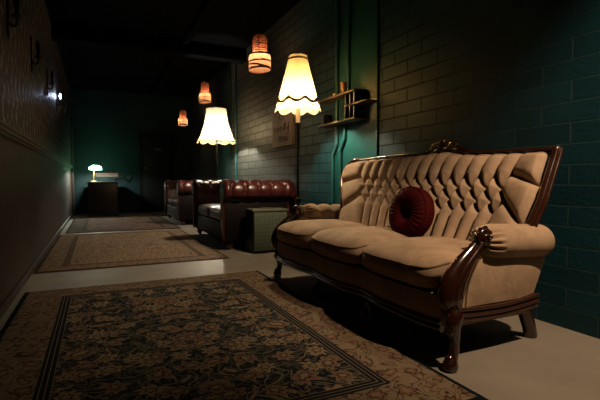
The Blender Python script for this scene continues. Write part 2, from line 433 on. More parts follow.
# ------------------------------------------------------------------ the tan settee
settee = thing('velvet_settee', 'tan button-tufted velvet settee with carved dark wood frame and cabriole legs', 'sofa', (1.65, 2.27, 0))
ZT = lambda y: np.interp(y, [1.30, 1.5, 1.93, 2.05, 2.12, 2.30, 2.40, 2.7, 3.0, 3.30], [.940, .942, .956, .968, .985, .985, .976, .978, .970, .952])
XB = lambda z: 1.795 + (z - .42) * .50 + .06 * (z - .42) ** 2
YN = lambda z: np.interp(z, [.30, .45, .55, .69, .95], [1.40, 1.385, 1.372, 1.362, 1.385])
YFAR = lambda z: np.interp(z, [.30, .45, .60, .70, .745, .82, .95], [2.93, 2.95, 3.03, 3.13, 3.185, 3.235, 3.245])
def wrap(s): return -.055 * (np.abs(2 * s - 1) ** 4)
def back_pt(s, t):
    """s 0..1 from the near end to the far end, t 0..1 seat to top -> base surface"""
    z0 = .40; z = z0 + t * .54
    y = YN(z) + s * (YFAR(z) - YN(z))
    zt = ZT(y) - .022
    # rounded upper far corner, small rounding on the near one
    rf = .11; q = np.clip((y - (YFAR(.95) - rf)) / rf, 0, 1); zt = zt - rf * (1 - np.sqrt(np.clip(1 - q * q, 0, 1))) * .9
    rn = .05; q = np.clip(((YN(.95) + rn) - y) / rn, 0, 1); zt = zt - rn * (1 - np.sqrt(np.clip(1 - q * q, 0, 1))) * .6
    z = z0 + t * (zt - z0)
    y = YN(z) + s * (YFAR(z) - YN(z))
    return np.stack([XB(z) + wrap(s), y, z], -1)
nb = np.array([-.88, 0, .47])
NS, NTT = 380, 130
S, T = np.meshgrid(np.linspace(0, 1, NS), np.linspace(0, 1, NTT), indexing='ij')
P0 = back_pt(S, T)
Aa = (S - .5) * 1.80; Bb = P0[..., 2]
cs = .106
rows = [.800, .730, .662, .594]
btn = []; segs = []
rowcols = []
for r, zr in enumerate(rows):
    off = 0 if r % 2 == 0 else .5
    n0 = 14 if r % 2 == 0 else 13
    cols = [(-(n0 - 1) / 2 + i) * cs - .035 for i in range(n0)]
    rowcols.append(cols); btn += [(a, zr) for a in cols]
for r in range(len(rows) - 1):
    for a in rowcols[r]:
        for b in rowcols[r + 1]:
            if abs(abs(a - b) - cs / 2) < 1e-3: segs.append((a, rows[r], b, rows[r + 1]))
for a in rowcols[0]: segs.append((a, rows[0], a * 1.03, 1.0))
for a in rowcols[-1]: segs.append((a, rows[-1], a * .97, .3))
for sg_ in (-1, 1):
    ei = -1 if sg_ > 0 else 0; e0 = rowcols[0][ei]; e2 = rowcols[2][ei]
    segs += [(e0, rows[0], sg_ * .92, .745), (e2, rows[2], sg_ * .92, .54)]
d = seg_dist(Aa, Bb, segs); db = pt_dist(Aa, Bb, btn)
H = .048 * (1 - np.exp(-(d / .0165) ** 1.1)) - .012 * np.exp(-(db / .013) ** 2)
edge = np.minimum(np.minimum(S, 1 - S) * 1.8, (1 - T) * .5)
H = H * (.25 + .75 * sm(0, .035, edge)) + .012 * sm(0, .07, edge)
PB = P0 + nb * H[..., None]
mb = MB().grid(PB)
back = mb.build('backrest', M_VELVET, settee, sharp=180)
bt = MB().ell((0, 0, 0), (.007, .009, .009), n=10, m=6)
from math import floor as _fl
first = None
for (a, zr) in btn:
    s_ = a / 1.80 + .5
    z_ = zr; t_ = (z_ - .40) / (float(back_pt(np.array(s_), np.array(1.0))[2]) - .40)
    p = back_pt(np.array(s_), np.array(t_)) + nb * .006
    if first is None:
        first = bt.build('button', M_PIPING, back, org=(0, 0, 0)); ob = first
    else:
        ob = first.copy(); COL.objects.link(ob)
    ob.location = Vector(p) - settee.location
# back panel behind the tufting (facing the wall)
Pk = P0[::19, ::13] + np.array([.035, 0, -.0])
MB().grid(Pk).build('back_panel', M_VELVET, settee)
# carved frame round the back
fp = []
for z in np.linspace(.34, .90, 16): fp.append((z, 0.0))
near = [(XB(z) + wrap(0.0) + .012, YN(z) - .022, z) for z in np.linspace(.30, .925, 22)]
ys = np.linspace(1.385, 3.13, 60)
top = [(XB(ZT(y)) + wrap((y - 1.385) / 1.86) + .012, y, ZT(y) - .008) for y in ys]
arc = []
for a in np.linspace(0, PI / 2, 10)[1:]:
    yy = 3.145 + .125 * math.sin(a); zz = .845 + .112 * math.cos(a)
    arc.append((XB(zz) + wrap(1.0) + .012, yy, zz))
far = [(XB(z) + wrap(1.0) + .012, YFAR(z) + .025, z) for z in np.linspace(.82, .30, 18)]
near[-1] = (near[-1][0], near[-1][1], .935)
fm = MB()
fm.tube(near + [(near[-1][0], near[-1][1] + .004, .947)], [.026] * 22 + [.02], 14, squash=.85, up=(1, 0, 0))
off = [(x - .020, y - .012, z) for x, y, z in near]
fm.tube(off, .010, 10)
fm.tube([(x + .004, y - .020, z) for x, y, z in near], .009, 10)
fm.tube(top + arc + far, [.019] * (len(top)) + [.027] * (len(arc) + len(far)), 14)
fm.tube([(x - .016, y, z + .006) for x, y, z in top], .008, 10)
frame = fm.build('back_frame', M_MAHOGY, settee)
# crest carving: shell fan between scrolls
cm = MB(); cy, cz = 2.185, .985; cx = XB(.99) - .005
for i, a in enumerate(np.linspace(-1.15, 1.15, 7)):
    L = .075 - .012 * abs(a)
    R = Matrix.Rotation(a, 4, 'X')
    c = Vector((cx, cy, cz)) + (R @ Vector((0, 0, L * .5)))
    cm.ell(c, (.014, .011, L * .55), R, 10, 8)
cm.ell((cx - .012, cy, cz + .004), (.016, .02, .018))
for sg_ in (-1, 1):
    pts = []; rad = []
    for u in np.linspace(0, 1, 34):
        a = u * 3.3 * PI * .9; rr = .030 * (1 - u) + .005
        pts.append((cx - .006, cy + sg_ * (.085 - rr * math.cos(a) * 1.1), cz + .018 + rr * math.sin(a) * 1.0)); rad.append(.0085 * (1 - .4 * u))
    cm.tube(pts, rad, 8)
    ss = smooth_path([(cx, cy + sg_ * .20, cz - .012), (cx, cy + sg_ * .15, cz + .004), (cx, cy + sg_ * .12, cz + .020), (cx, cy + sg_ * .075, cz + .046), (cx - .004, cy + sg_ * .03, cz + .05)], 24)
    cm.tube(ss, np.linspace(.008, .012, 24), 10)
    for q in range(3):
        R = Matrix.Rotation(sg_ * (-.9 - .35 * q), 4, 'X')
        cm.ell((cx - .004, cy + sg_ * (.05 + .03 * q), cz + .012 - .004 * q), (.010, .008, .026), R, 10, 7)
cm.build('carved_crest', M_MAHOG, settee)

# seat: serpentine front, three sprung cushions
def xfront(y):
    y = np.asarray(y, float)
    return 1.280 - .032 * np.exp(-((y - 2.26) / .22) ** 4) - .030 * np.exp(-((y - 1.64) / .25) ** 4) - .024 * np.exp(-((y - 2.88) / .22) ** 4)
# apron under the cushions
na = 80
ya = np.linspace(1.36, 3.17, na)
prof = [(.055, .315), (.022, .30), (.018, .24), (.028, .185), (.05, .155)]
P = np.array([[(float(xfront(y)) + dx, y, z) for dx, z in prof] + [(1.84, y, .155), (1.84, y, .315)] for y in ya])
mb = MB().grid(P, cv=True); nvp = P.shape[1]
mb.f.append(tuple(range(nvp))); mb.f.append(tuple((na - 1) * nvp + j for j in range(nvp)))
mb.build('seat_base', M_VELVET, settee)
mb = MB()
mb.tube([(float(xfront(y)) + .030, y, .158) for y in ya], .017, 12)
mb.tube([(float(xfront(y)) + .020, y, .182) for y in ya], .008, 10)
mb.build('front_rail', M_MAHOGY, settee)
for (y0, y1) in ((1.375, 1.96), (1.965, 2.565), (2.57, 3.155)):
    yc, hy = (y0 + y1) / 2, (y1 - y0) / 2; xb = 1.845; xf = float(xfront(yc)) - .012
    xc, hx = (xf + xb) / 2, (xb - xf) / 2
    def wp(P, X, Y, Z, yc=yc, hx=hx, hy=hy, xc=xc, xb=xb):
        yy = yc + P[..., 1]; fx = xfront(np.clip(yy, 1.375, 3.155)) - .012
        f = (1 - X) / 2                                    # 1 at the front, 0 at the back
        P = P.copy(); P[..., 0] = P[..., 0] + (fx - (xc - hx)) * np.clip(f, 0, 1) ** 1.5
        droop = .03 * np.clip((-X - .4) / .6, 0, 1) ** 2
        P[..., 2] = P[..., 2] - droop * (Z > -.3) + .004 * np.sin(P[..., 1] * 55) * np.clip(-X - .6, 0, 1) * (Z > 0)
        return P
    cu = MB().superbox((xc, yc, .385), (hx, hy, .082), .25, .42, 96, 36, wp, crown=.16).build('seat_cushion', M_VELVET, settee, sharp=180)
    sg = lambda x, e: np.sign(x) * np.abs(x) ** e
    T2 = np.linspace(PI * .56, PI * 1.44, 70); ph = .30
    X2 = math.cos(ph) ** .42 * sg(np.cos(T2), .25); Y2 = math.cos(ph) ** .42 * sg(np.sin(T2), .25); Z2 = np.full(70, math.sin(ph) ** .42) * (1 + .16 * (1 - X2 ** 2) * (1 - Y2 ** 2))
    pp = wp(np.stack([X2 * hx, Y2 * hy, Z2 * .082], -1), X2, Y2, Z2) + np.array([xc, yc, .385])
    MB().tube(pp, .0050, 8).build('piping', M_PIPING, cu)

# arms: out-turned roll over an upholstered panel
def arm(yroll, ypan, yin, out, x0, x1, tuft):
    """out=-1: near arm, +1: far arm"""
    r, zc, n = .078, .515, 64
    ang = np.arange(n) * 2 * PI / n
    xs = np.concatenate([np.linspace(x0, x0 + .09, 22), np.linspace(x0 + .095, x1 - .075, 44), x1 - .07 + .07 * np.sin(np.linspace(0, PI / 2, 14))])
    P = []
    for x in xs:
        u = (x - x0) / (x1 - x0)
        e = max(0, (x - (x1 - .07)) / .07); k = np.full(n, math.sqrt(max(.003, 1 - e * e)))
        f = max(0, 1 - (x - x0) / .085)
        k = k * (1 - .34 * f ** .8 * (.5 + .5 * np.cos(17 * ang)) ** 2 - .16 * f * f)
        if tuft:
            dd = abs(((x - x0 - .03) / .125 + .5) % 1 - .5) * .125
            k = k * (1.06 - .24 * math.exp(-(dd / .022) ** 1.2) * sm(.15 * PI, .4 * PI, ang) * sm(1.3 * PI, 1.0 * PI, ang) - .12 * math.exp(-(dd / .03) ** 2) * np.exp(-((ang - 2.3) / .35) ** 2))
        sag = -.020 * u
        P.append(np.stack([np.full(n, x), yroll + out * r * k * np.cos(ang), zc + sag + r * k * np.sin(ang)], -1))
    mb = MB().grid(np.array(P), cv=True)
    mb.f.append(tuple(range(n))); mb.f.append(tuple((len(xs) - 1) * n + j for j in range(n)))
    roll = mb.build('arm_roll', M_VELVET, settee, sharp=180)
    zs = np.linspace(.238, .50, 22); us = np.linspace(0, 1, 30)
    xf = np.interp(zs, [.24, .30, .35, .41, .455, .50], [1.375, 1.385, 1.40, 1.43, 1.465, 1.53])
    xr = np.interp(zs, [.24, .30, .40, .50], [1.865, 1.895, 1.945, 1.955])
    ring = []
    for u in us:
        rowo = np.stack([xf + (xr - xf) * u, ypan + out * (.016 * math.sin(u * PI) ** .6 * np.sin((zs - .238) / .262 * PI) - .012 * (u ** 6)), zs], -1)
        rowi = np.stack([xf + (xr - xf) * u, np.full(22, yin), zs], -1)[::-1]
        ring.append(np.concatenate([rowo, rowi]))
    mb = MB().grid(np.array(ring), cv=True); m = 44
    mb.f.append(tuple(range(m))); mb.f.append(tuple(29 * m + j for j in range(m)))
    mb.build('arm_panel', M_VELVET, settee, sharp=60)
    return roll
arm(1.362, 1.345, 1.415, -1, 1.515, 1.960, False)
arm(3.195, 3.205, 3.14, 1, 1.515, 2.00, True)

def post(y, out):
    path = smooth_path([(1.345, y, .235), (1.325, y, .285), (1.335, y, .345), (1.385, y, .415), (1.445, y, .475), (1.488, y, .520)], 30)
    rad = np.interp(np.linspace(0, 1, 30), [0, .2, .42, .62, .82, 1], [.040, .064, .064, .050, .034, .028])
    mb = MB().tube(path, rad, 16, squash=.62, up=(1, 0, 0))
    # leafy ridge
    mb.tube(path + np.array([0, out * .022, .006]), rad * .35, 10)
    o = mb.build('arm_post', M_MAHOG, settee)
    sc = MB(); c = np.array([1.500, y - 0, .535])
    pts, rr = [], []
    for u in np.linspace(0, 1, 40):
        a = -.6 + u * 3.4 * PI; R = .034 * (1 - u) + .006
        pts.append(c + np.array([-R * math.cos(a), out * (.012 + .022 * u), R * math.sin(a)])); rr.append(.013 - .006 * u)
    sc.tube(pts, rr, 10)
    sc.lathe([(.004, -.03), (.030, -.026), (.036, -.008), (.036, .012), (.026, .03), (.004, .034)], c, 20, axis='y')
    for q in range(9):
        a = q * 2 * PI / 9
        R = Matrix.Rotation(-a, 4, 'Y')
        sc.ell(c + np.array([.012 + .0 * q + .034 * math.cos(a) * .9, 0, .036 * math.sin(a)]), (.017, .020, .009), R, 10, 7)
    sc.build('carved_scroll', M_MAHOG, o)
    return o
post(1.335, -1); post(3.215, 1)
# nail trim beside the near and far posts
for y, out in ((1.335, -1), (3.215, 1)):
    path = smooth_path([(1.395, y, .25), (1.40, y, .30), (1.415, y, .35), (1.445, y, .41), (1.475, y, .455)], 26)
    for p in path[::1]: nail(p + np.array([.004, out * .010, 0]), settee, M_BRASS, .0045)
# side rails with moulding
for y, out in ((1.352, -1), (3.19, 1)):
    mb = MB()
    pth = smooth_path([(1.345, y, .215), (1.50, y, .206), (1.66, y, .204), (1.80, y, .214), (1.875, y, .222)], 24)
    mb.tube(pth, .030, 12, squash=.6)
    mb.tube(pth + np.array([0, out * .016, .022]), .009, 10)
    mb.tube(pth + np.array([0, out * .018, -.004]), .008, 10)
    mb.tube(pth + np.array([0, out * .014, -.024]), .008, 10)
    mb.build('side_rail', M_MAHOGY, settee)
# legs
def front_leg(x, y, out):
    path = smooth_path([(x - .008, y - out * 0 , .002), (x - .004, y, .03), (x + .012, y, .075), (x + .014, y, .125), (x + .004, y, .175), (x + .012, y, .215), (x + .03, y, .245)], 34)
    rad = np.interp(np.linspace(0, 1, 34), [0, .06, .16, .26, .45, .6, .75, .88, 1], [.026, .033, .034, .022, .021, .030, .037, .036, .030])
    mb = MB().tube(path, rad, 16, squash=.9)
    mb.ell((x - .014, y, .052), (.018, .020, .017)); mb.ell((x - .012, y, .168), (.022, .024, .022))
    return mb.build('leg', M_MAHOG, settee)
front_leg(1.305, 1.305, -1); front_leg(1.325, 3.225, 1); front_leg(1.335, 2.57, 1); front_leg(1.335, 1.965, 1)
def back_leg(y):
    path = smooth_path([(1.955, y, .002), (1.94, y, .06), (1.91, y, .13), (1.885, y, .20), (1.86, y, .25)], 20)
    return MB().tube(path, np.linspace(.036, .036, 20), 12, squash=.85).build('leg', M_MAHOG, settee)
back_leg(1.43); back_leg(3.10)

# ------------------------------------------------------------------ round red cushion leaning on the back
def round_cushion(c, nrm, R, label):
    root = thing('round_cushion', label, 'cushion', c)
    n = Vector(nrm).normalized(); q = n.to_track_quat('Z', 'Y').to_matrix()
    th = np.arange(144) * 2 * PI / 144
    prof = [(0.0, .002), (.08, .003), (.14, .010), (.22, .030), (.35, .050), (.52, .062), (.70, .062), (.86, .053), (.95, .042), (1.0, .030)]
    rows = []
    for f, z in prof:
        pl = .0028 * np.cos(30 * th + .5 * np.sin(5 * th)) * min(1, f * 3) * (f < .99)
        rows.append(np.stack([np.cos(th) * R * max(f, .02), np.sin(th) * R * max(f, .02), np.full(144, z) + pl], -1))
    def place(a): return np.asarray(a) @ np.array(q).T + np.array(c)
    front = MB().grid(place(rows), cv=True).build('front_face', M_RED, root, sharp=180)
    backr = [r * np.array([1, 1, -1]) for r in rows]
    MB().grid(place(backr), cv=True).build('back_face', M_RED, root, sharp=180)
    side = []
    for z in np.linspace(-.030, .030, 9):
        rr = R * (1 + .035 * math.cos(z / .030 * PI / 2)) + .002 * np.cos(48 * th)
        side.append(np.stack([np.cos(th) * rr, np.sin(th) * rr, np.full(144, z)], -1))
    MB().grid(place(side), cv=True).build('side_band', M_RED, root, sharp=180)
    for z in (-.031, .031):
        MB().tube(place(np.stack([np.cos(th) * R * 1.005, np.sin(th) * R * 1.005, np.full(144, z)], -1)), .0045, 8, closed=True).build('piping', M_RED, root)
    b = MB().ell((0, 0, 0), (.016, .016, .006)); b.v = [tuple(p) for p in place(np.array(b.v) + np.array([0, 0, .006]))]
    b.build('button', M_RED, root)
    return root
round_cushion((1.700, 2.045, .590), (-.975, -.08, .20), .150, 'round pleated dark red velvet cushion leaning on the settee back')

# ------------------------------------------------------------------ leather sofas
def chesterfield(loc, L, label, D=.90):
    root = thing('leather_sofa', label, 'sofa', loc, 'buttoned leather sofas along the wall')
    W = lambda mb, name, m, par=None, sharp=40: mb.build(name, m, par or root, org=(0, 0, 0), sharp=sharp)
    # base, apron
    base = W(MB().box((.035, .10, .085), (D - .02, L - .10, .30), .02, 3), 'seat_base', M_LEATHD)
    for z in (.275, .115):
        for y in np.linspace(.16, L - .16, 22): nail((.034, y, z), base, M_BRASS, .008, True)
    for i in range(2):
        y0 = .225 + i * (L - .45) / 2; y1 = y0 + (L - .45) / 2 - .004
        W(MB().superbox(((.03 + .62) / 2, (y0 + y1) / 2, .375), (.30, (y1 - y0) / 2, .078), .22, .4, 64, 24, None, crown=.10), 'seat_cushion', M_LEATHER, None, 180)
    def rolled(along, a0, a1, base_off, out, flip, name):
        """profile: outer panel up, roll on top, tufted inner face"""
        r, zc, cc = .108, .665, .118
        prof = [(.095, z) for z in np.linspace(.10, .58, 10)]
        prof += [(cc + -r * math.cos(a), zc + r * math.sin(a)) for a in np.linspace(-.22 * PI, 1.10 * PI, 40)]
        prof += [(.205, z) for z in np.linspace(.60, .30, 16)]
        prof = np.array(prof); n = len(prof)
        arc = np.concatenate([[0], np.cumsum(np.hypot(*np.diff(prof, axis=0).T))])
        us = np.linspace(a0, a1, 90)
        U, A = np.meshgrid(us, arc, indexing='ij')
        b0 = arc[10 + 12]; sp = .125
        nbx = max(2, int((a1 - a0 - .08) / sp)); st = (a1 - a0) / nbx
        rows_b = [b0, b0 + .105, b0 + .21, b0 + .315]
        pts, sg2 = [], []
        rc = []
        for i, bb in enumerate(rows_b):
            cl = [a0 + st * (j + (.5 if i % 2 == 0 else 1.0)) for j in range(nbx if i % 2 == 0 else nbx - 1)]
            rc.append(cl); pts += [(c, bb) for c in cl]
        for i in range(3):
            for c in rc[i]:
                for e in rc[i + 1]:
                    if abs(abs(c - e) - st / 2) < .01: sg2.append((c, rows_b[i], e, rows_b[i + 1]))
        for c in rc[0]: sg2.append((c, b0, c, b0 - .16))
        dd = seg_dist(U, A, sg2); dp = pt_dist(U, A, pts)
        fade = np.clip(np.minimum(U - a0, a1 - U) / .03, 0, 1) * np.clip((A - (b0 - .16)) / .05, 0, 1)
        Hh = (.024 * (1 - np.exp(-(dd / .022) ** 1.2)) - .012 * np.exp(-(dp / .014) ** 2)) * fade
        tang = np.gradient(prof, axis=0); tang /= np.linalg.norm(tang, axis=1)[:, None] + 1e-9
        nor = np.stack([-tang[:, 1], tang[:, 0]], -1)
        Q = prof[None] + nor[None] * Hh[..., None]
        c1 = base_off + out * Q[..., 0]
        P = np.stack([U, c1, Q[..., 1]], -1) if along == 'x' else np.stack([c1, U, Q[..., 1]], -1)
        mb = MB().grid(P); m = len(us)
        mb.f.append(tuple(range(n))); mb.f.append(tuple((m - 1) * n + j for j in range(n)))
        part = W(mb, name, M_LEATHER, None, 60)
        bmh = None
        for (u, bb) in pts:
            i = int(np.argmin(abs(us - u))); j = int(np.argmin(abs(arc - bb)))
            if bmh is None:
                bmh = W(MB().ell((0, 0, 0), (.009, .009, .009), n=8, m=5), 'button', M_LEATHD, part); o = bmh
            else:
                o = bmh.copy(); COL.objects.link(o)
            o.location = Vector(P[i, j])
        if along == 'x':
            sd = sorted((base_off + out * .084, base_off + out * .10))
            W(MB().box((a0 + .02, sd[0], .10), (a1 - .02, sd[1], .55), .006), 'side_panel', M_LEATHD, part)
            for (dy, z) in [(.118 - .085 * math.cos(q), .665 + .085 * math.sin(q)) for q in np.linspace(-.6, PI + .5, 12)] + [(.11, z) for z in np.linspace(.54, .14, 6)]:
                nail((a0 - .002, base_off + out * dy, z), part, M_BRASS, .0075, True)
        return part
    rolled('x', .0, D - .10, -.055 + .03, 1, 1, 'arm')
    rolled('x', .0, D - .10, L + .055 - .03, -1, 1, 'arm')
    rolled('y', .12, L - .12, D + .03, -1, 1, 'backrest')
    for (x, y) in ((.09, .11), (.09, L - .11), (D - .1, .11), (D - .1, L - .11)):
        W(MB().lathe([(.018, 0), (.022, .01), (.036, .035), (.040, .06), (.028, .085), (.028, .1)], (x, y, 0), 18), 'foot', M_MAHOG)
    return root
chesterfield((1.265, 4.62, 0), 1.80, 'nearer of the two dark red leather buttoned sofas, beside the box')
chesterfield((1.275, 7.62, 0), 1.75, 'farther of the two dark red leather buttoned sofas, near the door', .88)

# ------------------------------------------------------------------ box with gridded front
def grid_mat():
    k = NT('grid_cloth'); x, y, z = k.sep(k.coord())[:3]
    def ln(v): 
        f = k.math('FRACT', k.math('DIVIDE', v, .042)); return k.step(.13, .05, k.math('ABSOLUTE', k.math('SUBTRACT', f, .5)))
    g = k.math('MAXIMUM', ln(k.math('ADD', x, y)), ln(z))
    w = k.noise(k.coord(), 90, 2)
    base = k.mix(w, (.065, .074, .052), (.115, .125, .09))
    base = k.mix(k.math('MULTIPLY', g, .65), base, (.045, .055, .035))
    return k.bsdf(base, .7, k.bump(g, .4, .003), spec=.25)
bx = thing('speaker_box', 'low box with pale green gridded front beside the near leather sofa arm', 'box', (1.70, 4.45, 0))
x0, x1, y0, y1, z1 = 1.495, 1.90, 4.33, 4.585, .475
mb = MB().box((x0, y0 + .012, .012), (x1, y1, z1 - .022), .006); mb.build('cabinet', M_IRON, bx)
MB().box((x0 + .012, y0, .03), (x1 - .012, y0 + .016, z1 - .03), .004).build('grille', grid_mat(), bx)
MB().box((x0 - .004, y0 - .004, z1 - .024), (x1 + .004, y1 + .004, z1), .006).build('lid', simple('box_lid', (.10, .11, .08), .5), bx)
for x in (x0 + .04, x1 - .04):
    for y in (y0 + .04, y1 - .04):
        MB().lathe([(.016, 0), (.02, .004), (.02, .014)], (x, y, 0), 14).build('foot', M_IRON, bx)
MB().tube([(x0 + .11, y0 + .06, z1 + .002), (x0 + .11, y0 + .06, z1 + .012), (x0 + .24, y0 + .06, z1 + .012), (x0 + .24, y0 + .06, z1 + .002)], .006, 8).build('handle', M_BRASS, bx)

# ------------------------------------------------------------------ floor lamps
M_SH1 = shade_mat('cream_pleated_shade', (.19, .125, .048), .62)
M_SH1B = shade_mat('cream_scalloped_hem', (.36, .28, .18), .75)
M_SH2 = shade_mat('ivory_shade', (.24, .20, .14), .72)
M_BR = simple('brown_braid', (.075, .032, .018), .8, .3, 40, .3, 200)
M_CREAM = simple('cream_candle_sleeve', (.78, .68, .48), .5, .1)
M_BULB1 = glow('bulb_warm', (1.0, .80, .52), L_LAMP1)
M_BULB2 = glow('bulb_white', (1.0, .86, .66), L_LAMP2)
def revolve_wave(rf, zf, na, nh):
    """grid of (angle, height) -> points; rf(h,theta), zf(h,theta)"""
    th = np.arange(na) * 2 * PI / na; hh = np.linspace(0, 1, nh)
    Hh, Th = np.meshgrid(hh, th, indexing='ij')
    R = rf(Hh, Th); Z = zf(Hh, Th)
    return np.stack([R * np.cos(Th), R * np.sin(Th), Z], -1)
def floor_lamp_tall(x, y):
    root = thing('floor_lamp', 'tall floor lamp with cream pleated cone shade and dark scalloped braid, behind the settee', 'lamp', (x, y, 0))
    c = np.array([x, y, 0])
    MB().lathe([(.15, 0), (.155, .012), (.14, .026), (.09, .04), (.045, .06), (.03, .085), (.022, .12)], c, 32).build('base', M_MAHOG, root)
    MB().lathe([(.016, .10), (.014, .30), (.022, .36), (.034, .39), (.022, .42), (.014, .46), (.013, .55), (.026, .585), (.036, .60), (.036, .615), (.02, .63), (.013, .66), (.012, 1.0), (.014, 1.27), (.018, 1.30)], c, 20).build('pole', M_BLACKW, root)
    sl = MB().lathe([(.016, 1.295), (.030, 1.30), (.032, 1.315), (.024, 1.32)], c, 20).build('drip_cup', M_IRON, root)
    MB().lathe([(.020, 1.32), (.0205, 1.51)], c, 20).build('candle_sleeve', M_CREAM, root)
    MB().ell(c + np.array([0, 0, 1.565]), (.030, .030, .042), n=14, m=9).build('bulb', M_BULB1, root)
    zt, zb = 1.94, 1.415; n8 = 8
    wave = lambda T: .5 + .5 * np.cos(n8 * T)
    rr = lambda z: .080 + (.212 - .080) * ((zt - z) / (zt - zb)) ** 1.06
    pleat = lambda T: 1 + .010 * np.cos(84 * T)
    zmid = lambda T: zb + .070 + .042 * (1 - np.abs(np.sin(n8 / 2 * T + .4)))
    zlow = lambda T: zb + .002 + .036 * (1 - np.abs(np.sin(n8 / 2 * T + .4))) * 1.0
    P = revolve_wave(lambda h, T: rr(zt + (zmid(T) - zt) * h) * pleat(T), lambda h, T: zt + (zmid(T) - zt) * h, 336, 26)
    sh = MB().grid(P + c, cv=True).build('shade', M_SH1, root, sharp=180)
    P = revolve_wave(lambda h, T: rr(zmid(T) + (zlow(T) - zmid(T)) * h) * (1 + .03 * h), lambda h, T: zmid(T) + (zlow(T) - zmid(T)) * h, 240, 8)
    MB().grid(P + c, cv=True).build('scalloped_hem', M_SH1B, sh, sharp=180)
    th = np.linspace(0, 2 * PI, 241)[:-1]
    MB().tube(np.stack([(rr(zmid(th)) + .004) * np.cos(th), (rr(zmid(th)) + .004) * np.sin(th), zmid(th) + .006], -1) + c, .0110, 8, closed=True).build('braid', M_BR, sh)
    fr = MB()
    for t in np.linspace(0, 2 * PI, 73)[:-1]:
        z = float(zmid(np.array(t))); r_ = rr(z) + .006
        fr.ell(c + np.array([r_ * math.cos(t), r_ * math.sin(t), z - .020]), (.0065, .0065, .011), n=8, m=5)
    fr.build('bobble_fringe', simple('red_fringe', (.16, .045, .022), .8), sh)
    for z in (zt - .002, zt - .042):
        MB().tube(np.stack([(rr(z) + .002) * np.cos(th), (rr(z) + .002) * np.sin(th), np.full(240, z)], -1) + c, .007, 8, closed=True).build('braid', M_BR, sh)
    sp = MB()
    for a in (0, 2 * PI / 3, 4 * PI / 3): sp.tube([c + np.array([.02 * math.cos(a),   .02 * math.sin(a), 1.51]), c + np.array([.06 * math.cos(a), .06 * math.sin(a), 1.70]), c + np.array([.079 * math.cos(a), .079 * math.sin(a), 1.925])], .002, 6)
    sp.build('shade_carrier', M_IRON, root)
    return root
floor_lamp_tall(1.70, 3.645)
def floor_lamp_bell(x, y):
    root = thing('floor_lamp', 'floor lamp with ivory bell shade and scalloped hem between the two leather sofas', 'lamp', (x, y, 0))
    c = np.array([x, y, 0])
    MB().lathe([(.16, 0), (.165, .012), (.15, .03), (.08, .05), (.035, .08), (.02, .14)], c, 32).build('base', M_MAHOG, root)
    MB().lathe([(.015, .12), (.014, .5), (.026, .56), (.014, .62), (.013, 1.1), (.022, 1.2), (.014, 1.25), (.014, 1.46)], c, 20).build('pole', M_BLACKW, root)
    MB().ell(c + np.array([0, 0, 1.53]), (.04, .04, .055), n=14, m=9).build('bulb', M_BULB2, root)
    zt, zb = 1.925, 1.385; n8 = 10
    def rr(z):
        t = np.clip((zt - z) / (zt - zb), 0, 1.1); return .155 + .052 * t + .108 * t ** 2.6
    zlow = lambda T: zb + .035 * (1 - np.abs(np.sin(n8 / 2 * T + .3)))
    flut = lambda h, T: 1 - .025 * (1 - np.abs(np.sin(n8 / 2 * T + .3))) ** 2
    P = revolve_wave(lambda h, T: rr(zt + (zlow(T) - zt) * h) * flut(h, T), lambda h, T: zt + (zlow(T) - zt) * h, 240, 30)
    sh = MB().grid(P + c, cv=True).build('shade', M_SH2, root, sharp=180)
    th = np.linspace(0, 2 * PI, 241)[:-1]
    M_GB = simple('gold_braid', (.34, .22, .10), .7, .2)
    for dz, r_ in ((.004, .006), (.055, .005)):
        z = zlow(th) + dz
        MB().tube(np.stack([(rr(z) * flut(1, th) + .003) * np.cos(th), (rr(z) * flut(1, th) + .003) * np.sin(th), z], -1) + c, r_, 8, closed=True).build('braid', M_GB, sh)
    MB().tube(np.stack([(rr(zt) + .002) * np.cos(th), (rr(zt) + .002) * np.sin(th), np.full(240, zt)], -1) + c, .006, 8, closed=True).build('braid', M_GB, sh)
    sp = MB()
    for a in (0, 2 * PI / 3, 4 * PI / 3): sp.tube([c + np.array([.012 * math.cos(a), .012 * math.sin(a), 1.455]), c + np.array([.07 * math.cos(a), .07 * math.sin(a), 1.50]), c + np.array([.11 * math.cos(a), .11 * math.sin(a), 1.7]), c + np.array([.15 * math.cos(a), .15 * math.sin(a), 1.915])], .002, 6)
    sp.build('shade_carrier', M_IRON, root)
    return root
floor_lamp_bell(1.74, 6.80)

